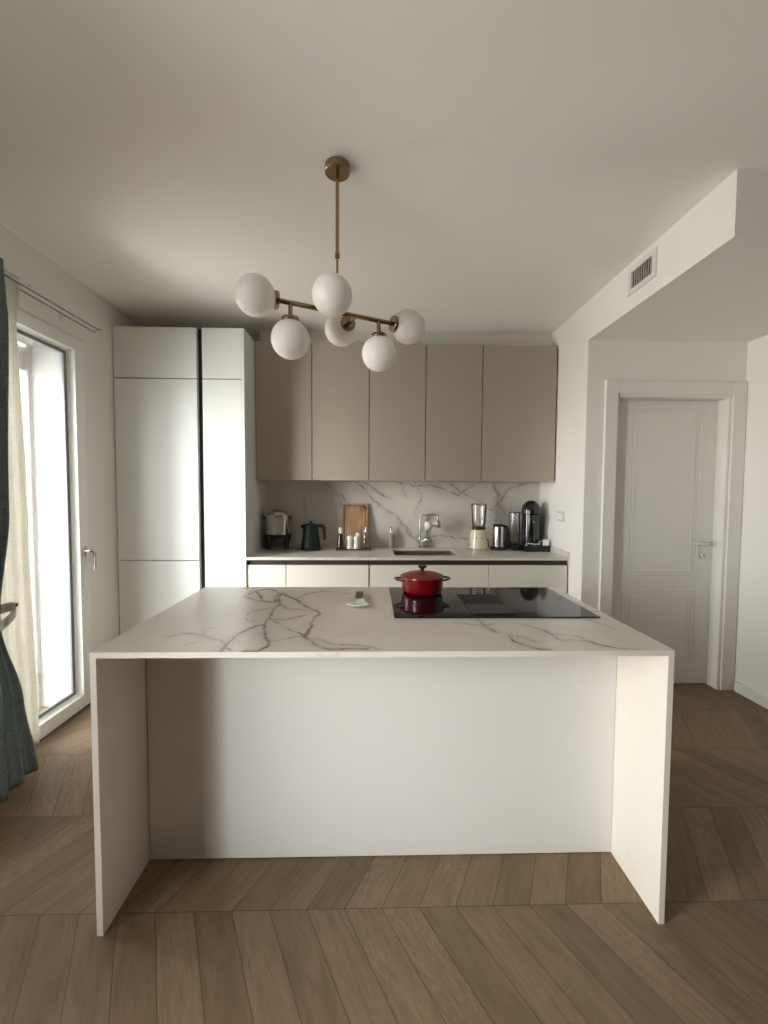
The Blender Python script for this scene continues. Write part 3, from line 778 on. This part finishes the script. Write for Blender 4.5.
# ------------------------------------------------------------------ curtains
t = thing('curtain_rail', 'white double curtain track above the window at the left wall', 'curtain rail', (LX, 2.7, 2.40))
for xr, z, y1 in ((-1.780, 2.398, 2.763), (-1.720, 2.392, 2.712)):
    b = B().box(xr - .007, xr + .007, -1.0, y1, z, z + .010, .002).build('track', 'railm', t)
    B().box(xr - .004, xr + .004, -1.0, y1, z - .003, z).build('track_slot', 'gasket', b, label='dark slot')
    B().box(xr - .0075, xr + .0075, y1, y1 + .010, z - .002, z + .012, .002).build('end_cap', 'grey', t)
    for yb in [y1 - .03 - .03 * k for k in range(2)] + [y1 - .20, y1 - .38]:
        B().cyl((xr, yb, z - .010), .005, .010, 12).build('glider', 'railm', t)
for yb in (1.2, 2.19, 2.56):
    B().box(LX + .0005, -1.713, yb - .008, yb + .008, 2.408, 2.414).box(LX + .0005, LX + .006, yb - .012, yb + .012, 2.385, 2.43, .002).build('bracket', 'railm', t)

def curtain(name, mat, xc, ztop, zbot, edge, far, amp, folds, xoff=None, nz=60, nu=160, ph=0):
    bm = bmesh.new(); g = []
    for j in range(nz + 1):
        v = j / nz; z = zbot + (ztop - zbot) * v
        e, f = edge(z), far(z)
        row = []
        for i in range(nu + 1):
            u = i / nu
            y = e + (f - e) * u
            comp = min(1.1, .55 / max(abs(e - f), .12))
            a = amp * (.75 + .35 * math.sin(3 * u + 1.3 * v)) * comp * (1 if z < 2.2 else max(.3, 1 - (z - 2.2) / .25))
            x = xc + (xoff(z) if xoff else 0) + a * math.sin(2 * PI * folds * u + ph + .5 * math.sin(2.2 * v + 4 * u)) + .3 * a * math.sin(4.3 * PI * folds * u + 2 * v)
            row.append(bm.verts.new((x, y + .25 * a * math.cos(2 * PI * folds * u + ph), z + (.010 * math.sin(9 * u + 1) if j == 0 else 0))))
        g.append(row)
    for a, c in zip(g[:-1], g[1:]):
        for i in range(nu): bm.faces.new((a[i], a[i + 1], c[i + 1], c[i]))
    b = B(); b.join(bm)
    o = b.build(name, mat)
    m = o.modifiers.new('thick', 'SOLIDIFY'); m.thickness = .0015
    return o
def lerp(z, pts):
    pts = sorted(pts)
    if z <= pts[0][0]: return pts[0][1]
    for (a, va), (b_, vb) in zip(pts[:-1], pts[1:]):
        if z <= b_:
            k = (z - a) / (b_ - a); k = k * k * (3 - 2 * k)
            return va + (vb - va) * k
    return pts[-1][1]
teal = curtain('drape', 'teal', -1.705, 2.44, .012, lambda z: lerp(z, [(0, 2.045), (.40, 1.99), (.80, 1.900), (1.3, 1.965), (2.4, 2.005)]),
        lambda z: lerp(z, [(0, 1.50), (.80, 1.78), (2.4, 1.46)]), .027, 6, xoff=lambda z: lerp(z, [(0, .045), (.8, -.0), (2.2, 0), (2.37, .006)]))
tag(teal, 'dark teal curtain tied back at the left window edge', 'curtain')
sheer = curtain('drape', 'sheer', -1.783, 2.438, .03, lambda z: lerp(z, [(0, 2.225), (1.2, 2.195), (2.4, 2.160)]),
        lambda z: lerp(z, [(0, 1.55), (2.4, 1.50)]), .010, 9, ph=1.0, xoff=lambda z: lerp(z, [(2.2, 0), (2.37, .030)]))
tag(sheer, 'off-white sheer curtain between the teal curtain and the window', 'curtain')
t = thing('curtain_tieback', 'grey cloth tieback looped round the teal curtain', 'tieback', (-1.70, 1.9, .80))
pts = []
for k in range(25):
    a = 2 * PI * k / 24
    pts.append((-1.700 + .066 * math.cos(a), 1.876 + .120 * math.sin(a), .795 + .045 * math.sin(a) * 1.0))
bm = bmesh.new(); rr = []
for (x, y, z) in pts: rr.append((bm.verts.new((x, y, z - .022)), bm.verts.new((x, y, z + .022))))
for a, c in zip(rr[:-1], rr[1:]): bm.faces.new((a[0], c[0], c[1], a[1]))
b = B(); b.join(bm); o = b.build('band', 'tie', t); m = o.modifiers.new('thick', 'SOLIDIFY'); m.thickness = .003
B().tube([(-1.662, 1.975, .850), (-1.668, 1.985, .855), (-1.674, 1.993, .850)], .006, 8).build('clip', 'black', t)

# ------------------------------------------------------------------ things on the back worktop
ZK = .9122
# steel drum on black stand
t = thing('steel_pot', 'stainless pot with lid standing on a black four-legged stand', 'pot', (-.790, 3.49, ZK))
pot = B().lathe([(0, .122), (.094, .122), (.100, .128), (.100, .285), (.096, .290), (.0, .292)], n=56).build('pot_body', 'steel', t, True)
lid = B().lathe([(0, .2925), (.080, .2925), (.080, .298), (.074, .310), (.060, .318), (.028, .322), (0, .322)], n=48).build('lid', 'steel', t, True)
B().tube([(-.022, -.02, .321), (-.020, -.02, .329), (.020, -.02, .329), (.022, -.02, .321)], .004, 10).build('lid_handle', 'steel', lid, True)
for s in (-1, 1):
    B().tube([(s * .098, 0, .270), (s * .114, 0, .272), (s * .118, 0, .262), (s * .10, 0, .255)], .005, 10).build('side_handle', 'black', t, True)
st = B().lathe([(.104, .092), (.107, .092), (.107, .128), (.101, .128), (.088, .118), (.088, .092), (.104, .092)], n=48).build('stand', 'black', t, True)
for k in range(4):
    a = PI / 4 + k * PI / 2 + .2; c_, s_ = math.cos(a), math.sin(a)
    B().tube([(c_ * .098, s_ * .098, .118), (c_ * .100, s_ * .100, .06), (c_ * .108, s_ * .108, .0085)], [.034, .023, .014], 10).build('leg', 'black', st, True)
bm = bmesh.new(); rows = []  # pale curved patch standing for the window's reflection in the steel
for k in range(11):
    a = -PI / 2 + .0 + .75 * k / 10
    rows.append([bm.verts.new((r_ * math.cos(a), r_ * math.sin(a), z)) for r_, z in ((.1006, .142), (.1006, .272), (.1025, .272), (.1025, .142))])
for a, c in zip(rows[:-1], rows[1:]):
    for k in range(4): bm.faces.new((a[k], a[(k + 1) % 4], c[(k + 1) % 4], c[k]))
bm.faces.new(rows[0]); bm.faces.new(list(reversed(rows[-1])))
b = B(); b.join(bm); b.build('reflection_patch', simple('painted_reflection', (.42, .40, .37), .3, .4, var=.75, vscale=70), pot, True, 'mottled patch painted as a window reflection')

# green kettle
t = thing('electric_kettle', 'dark green kettle with black handle on the worktop', 'kettle', (-.515, 3.47, ZK)); t.scale = (.94, .94, 1.03)
B().lathe([(0, 0), (.092, 0), (.094, .006), (.090, .014), (.06, .016), (0, .016)], n=48).build('base', 'black', t, True)
bd_ = B().lathe([(0, .017), (.082, .017), (.085, .022), (.080, .06), (.068, .13), (.062, .190), (.060, .200), (0, .202)], n=56)
bd_.prism([(-.050, -.016), (-.086, 0), (-.050, .016)], .172, .200, .002)
bd_.build('kettle_body', 'green', t, True)
lid = B().lathe([(0, .2025), (.056, .2025), (.052, .208), (.03, .212), (0, .213)], n=40).build('lid', 'green', t, True)
B().lathe([(.010, .212), (.010, .220), (.013, .222), (.013, .230), (0, .231)], n=20).build('knob', 'black', lid, True)
B().tube([(.056, 0, .190), (.085, 0, .193), (.104, 0, .190), (.113, 0, .178), (.117, 0, .13), (.120, 0, .078)], [.009, .011, .014, .015, .013, .011], 12, 1.2).build('handle', 'black', t, True)

# cutting board
t = thing('cutting_board', 'wooden cutting board leaning upright against the marble backsplash', 'cutting board', (-.155, 3.556, ZK + .0033))
t.rotation_euler = (math.radians(-8.5), 0, 0)
bb = B().prism([(-.105, 0), (.105, 0), (.108, .003), (.108, .372), (.105, .378), (-.105, .378), (-.108, .372), (-.108, .003)], 0, .020, .002, Matrix.Rotation(PI / 2, 4, 'X') @ Matrix.Translation((0, 0, -.020)))
bb.build('board', 'board', t, True)
b = B().ring('y', (-.092, .016), (.092, .362), (-.085, .023), (.085, .355), -.0020, .0002)
b.build('juice_groove', 'board_dark', t, True)
b = B().lathe([(.022, 0), (.028, 0), (.028, .0025), (.022, .0025), (.022, 0)], (.072, 0, .340), 32, axis=(0, -1, 0)).cyl((.077, 0, .345), .012, .0025, 20, axis=(0, -1, 0))
b.build('hanging_ring', 'board_dark', t, True)

# tray and what stands on it
t = thing('condiment_tray', 'low dark wooden tray in front of the cutting board', 'tray', (-.16, 3.465, ZK))
B().box(-.145, .145, -.055, .055, 0, .006, .002).build('tray_bottom', 'darkwood', t, True)
B().box(-.145, .145, -.055, -.049, .006, .014).box(-.145, .145, .049, .055, .006, .014).box(-.145, -.139, -.049, .049, .006, .014).box(.139, .145, -.049, .049, .006, .014).build('rim', 'darkwood', t, True)
TZ = ZK + .0065
t = thing('sauce_bottle', 'dark glass bottle with tall white cap, left end of the tray', 'bottle', (-.268, 3.46, TZ))
B().lathe([(0, 0), (.027, 0), (.029, .004), (.028, .05), (.020, .115), (.014, .128), (0, .129)]).build('bottle', 'oil', t, True)
B().lathe([(.0145, .1292), (.0145, .150), (.012, .176), (.009, .180), (0, .180)]).build('cap', 'white', t, True)
for x, y, lab in ((-.190, 3.445, 'left one of the two white salt and pepper mills'), (-.136, 3.445, 'right one of the two white salt and pepper mills')):
    t = thing('pepper_mill', lab, 'mill', (x, y, TZ), group='white mills on the tray')
    B().lathe([(0, 0), (.023, 0), (.024, .004), (.023, .022), (.017, .045), (.018, .065), (.020, .078), (0, .079)]).build('mill_body', 'white', t, True)
    B().lathe([(.019, .0795), (.023, .086), (.023, .098), (.018, .107), (.008, .112), (0, .113)]).build('mill_head', 'white', t, True)
t = thing('storage_jar', 'small white lidded jar behind the right mill', 'jar', (-.120, 3.496, TZ))
B().lathe([(0, 0), (.020, 0), (.022, .003), (.022, .110), (.019, .114), (0, .114)]).build('jar', 'white', t, True)
B().lathe([(.022, .1142), (.023, .117), (.023, .130), (0, .132)]).build('lid', 'white', t, True)
t = thing('oil_bottle', 'slim glass oil bottle with steel pourer, right end of the tray', 'bottle', (-.060, 3.465, TZ))
B().lathe([(0, 0), (.022, 0), (.0235, .003), (.0235, .100), (.012, .128), (.0105, .140), (0, .140)]).build('bottle', 'smoke', t, True)
B().lathe([(.011, .1402), (.012, .150), (.012, .158), (.006, .166), (.005, .182), (0, .183)]).build('pourer', 'chrome', t, True)

# soap
t = thing('soap_dispenser', 'grey soap bottle with pump left of the tap', 'dispenser', (.156, 3.598, ZK))
B().lathe([(0, 0), (.028, 0), (.030, .004), (.030, .110), (.024, .122), (.012, .128), (0, .128)]).build('bottle', 'grey', t, True)
B().lathe([(.010, .1282), (.010, .150), (.004, .152), (.004, .172), (.010, .173), (.010, .182), (0, .183)]).box(-.006, .006, -.035, .004, .174, .182, .002).build('pump', 'chrome', t, True)

# tap
t = thing('kitchen_tap', 'chrome kitchen tap with square spout behind the sink', 'tap', (.408, 3.598, ZK), 0)
B().lathe([(0, 0), (.026, 0), (.026, .005), (.018, .010), (.017, .09), (0, .091)]).build('tap_body', 'chrome', t, True)
P = [(0, 0, .085), (0, 0, .268), (.004, -.004, .280), (.016, -.010, .286), (.120, -.062, .286), (.136, -.070, .280), (.142, -.073, .268), (.142, -.073, .235)]
B().tube(P, .008, 14).build('spout', 'nickel_dark', t, True)
B().tube([(.010, -.008, .055), (.045, -.035, .078), (.068, -.05, .070)], [.007, .006, .005], 10).tube([(-.004, -.012, .02), (-.020, -.05, .060), (-.022, -.054, .085)], [.008, .007, .006], 10).build('lever', 'chrome', t, True)
fl = B().lathe([(0, 0), (.024, .002), (.036, .012), (.040, .030), (.036, .048), (.024, .058), (0, .060)], (.028, -.078, .196), 28, axis=(1, 0, 0)).lathe([(0, 0), (.022, 0), (.022, .05), (0, .052)], (.088, -.078, .205), 24, axis=(1, 0, .25)).build('water_filter', 'white', t, True, 'white tap filter')
B().cyl((.142, -.073, .180), .020, .056, 20, bev=.004).build('filter_nozzle', 'smoke', t, True)

# blender
t = thing('blender', 'cream retro blender with clear jar on the worktop', 'blender', (.888, 3.49, ZK)); t.scale = (.97, .97, 1)
B().lathe([(0, 0), (.078, 0), (.081, .004), (.081, .014), (0, .014)], n=48).build('foot_ring', 'chrome', t, True)
B().lathe([(0, .0145), (.082, .0145), (.084, .022), (.080, .06), (.070, .130), (.062, .165), (.058, .170), (0, .171)], n=56).build('motor_base', 'cream', t, True)
kn = B().cyl((-.078, -.02, .045), .014, .022, 20, axis=(-1, -.2, 0), bev=.002).cyl((-.072, -.02, .082), .010, .016, 20, axis=(-1, -.2, 0), bev=.002).build('knob', 'chrome', t, True)
B().lathe([(0, .1712), (.056, .1712), (.060, .176), (.060, .190), (.054, .196), (0, .197)], n=48).build('collar', 'black', t, True)
B().lathe([(.052, .1975), (.052, .200), (.060, .225), (.067, .372), (.064, .372), (.057, .225), (.048, .201), (0, .201), (0, .1975)], n=48).build('jar', 'glass', t, True)
B().tube([(.066, 0, .35), (.092, .0, .345), (.095, 0, .30), (.085, 0, .24), (.062, 0, .232)], .007, 10).build('jar_handle', 'glass', t, True)
B().lathe([(.068, .3722), (.069, .378), (.066, .388), (.03, .391), (0, .392)], n=48).build('lid', 'smoke', t, True)
B().box(-.025, .025, -.003, .003, .203, .210).box(-.003, .003, -.020, .020, .210, .218).cyl((0, 0, .2015), .010, .016, 16).cyl((.0, 0, .216), .012, .055, 16, r2=.006).build('blade', 'grey', t, True)
for x in (-.035, .012):
    a = math.asin(x / .073)
    B().cyl((x, -.0735 * math.cos(a), .105), .005, .004, 12, axis=(math.sin(a), -math.cos(a), .15)).build('indicator', 'black', t, True)

# steel milk frother / kettle
t = thing('steel_kettle', 'small brushed steel kettle with black base and handle, right of the cream blender', 'kettle', (1.060, 3.50, ZK))
B().lathe([(0, 0), (.066, 0), (.068, .005), (.064, .018), (.05, .022), (0, .022)], n=48).build('base', 'black', t, True)
B().lathe([(0, .0225), (.050, .0225), (.053, .028), (.049, .190), (.046, .196), (0, .197)], n=48).build('jug', 'steel', t, True)
B().lathe([(0, .1975), (.047, .1975), (.047, .206), (.040, .214), (0, .217)], n=40).build('lid', 'black', t, True)
B().tube([(.045, -.01, .197), (.062, -.016, .196), (.072, -.018, .170), (.074, -.018, .10), (.070, -.016, .045), (.056, -.012, .036)], [.010, .011, .012, .012, .011, .008], 12).build('handle', 'black', t, True)
B().tube([(-.05, .02, .012), (-.070, .03, .02), (-.076, .05, .05), (-.074, .065, .085), (-.065, .09, .08), (-.05, .12, .03)], .0035, 8).build('cable', 'black', t, True)

# coffee machine
t = thing('coffee_machine', 'tall black capsule coffee machine with clear tanks in the worktop corner', 'coffee machine', (1.340, 3.46, ZK), 0)
B().box(-.108, .105, -.108, .150, 0, .052, .006).box(-.182, -.1081, -.03, .130, 0, .050, .004).build('capsule_drawer', 'gblack', t, True)
B().box(-.100, .098, -.1100, -.1085, .010, .044, .0).build('drawer_face', 'black', t, True)
B().lathe([(0, .0525), (.070, .0525), (.072, .056), (.072, .300), (.068, .302), (0, .302)], (-.015, .02, 0), 56).build('column', 'gblack', t, True)
hd = B().lathe([(.074, .3025), (.078, .306), (.078, .335), (.070, .372), (.050, .400), (.026, .414), (0, .418)], (-.015, .018, 0), 56)
hd.build('head', 'gblack', t, True)
B().box(-.055, .025, -.075, -.045, .255, .300, .010).cyl((-.015, -.060, .235), .012, .022, 16).build('coffee_outlet', 'gblack', t, True)
B().cyl((-.010, -.0535, .245), .006, .003, 16, axis=(0, -1, 0)).build('button', 'chrome', t, True)
sup = B().lathe([(0, .062), (.050, .062), (.050, .068), (0, .068)], (-.012, -.062, 0), 32).box(-.02, 0, -.06, -.03, .053, .062).build('cup_support', 'chrome', t, True)
B().lathe([(.028, .053), (.034, .056), (.036, .078), (.034, .078), (.030, .060), (.028, .053)], (.058, -.032, 0), 36).build('drip_cup', 'black', t, True)
B().lathe([(.034, .0785), (.0375, .0785), (.0375, .084), (.034, .084), (.034, .0785)], (.058, -.032, 0), 36).build('drip_cup_rim', 'chrome', t, True)
tk = B().lathe([(.043, .055), (.046, .058), (.046, .310), (.044, .310), (.044, .060), (0, .060), (0, .055)], (-.137, .060, 0), 40).build('water_tank', 'glass', t, True)
B().lathe([(0, .3102), (.048, .3102), (.048, .318), (0, .319)], (-.137, .060, 0), 40).build('tank_lid', 'black', tk, True)
B().lathe([(0, 0.0505), (.0465, .0505), (.0465, .0545), (0, .054)], (-.137, .060, 0), 40).build('tank_foot', 'black', t, True)
t = thing('capsule_holder', 'tall clear grey cylinder between the coffee machine and the wall', 'canister', (1.417, 3.580, ZK + .0523)); t.scale = (.86, .86, 1)
B().lathe([(.030, 0), (.034, .003), (.034, .235), (.032, .235), (.032, .005), (0, .005), (0, 0)], n=32).build('canister', 'smoke', t, True)
B().lathe([(0, .2352), (.035, .2352), (.035, .252), (0, .253)], n=32).build('lid', 'grey', t, True)
t = thing('capsule_box', 'small white cube box in front of the coffee machine', 'box', (1.408, 3.3805, ZK + .0523), .0); t.location.y = 3.370
bx = B().box(-.024, .024, -.014, .0, 0, .042, .002).build('box_body', 'white', t, True)
B().box(-.0245, .0245, -.0145, .0005, .0422, .047, .001).build('box_lid', 'white', t, True)

# neighbouring facade seen in a sliver through the window
def facade_mat():
    t_ = NT('pale_brick_facade'); p = t_.pos(); br = t_.new('ShaderNodeTexBrick')
    x, y, z = t_.sep(p)
    t_.l.new(t_.comb(x, z, 0.0), br.inputs['Vector'])
    br.inputs['Color1'].default_value = (.62, .50, .40, 1); br.inputs['Color2'].default_value = (.58, .47, .38, 1)
    br.inputs['Mortar'].default_value = (.72, .68, .62, 1); br.inputs['Scale'].default_value = 1.6
    t_.l.new(br.outputs[0], t_.b.inputs['Base Color']); return t_.m
struct(B().box(-9, -3.6, 7.0, 7.3, -6, 7).build('wall_neighbour', facade_mat()))
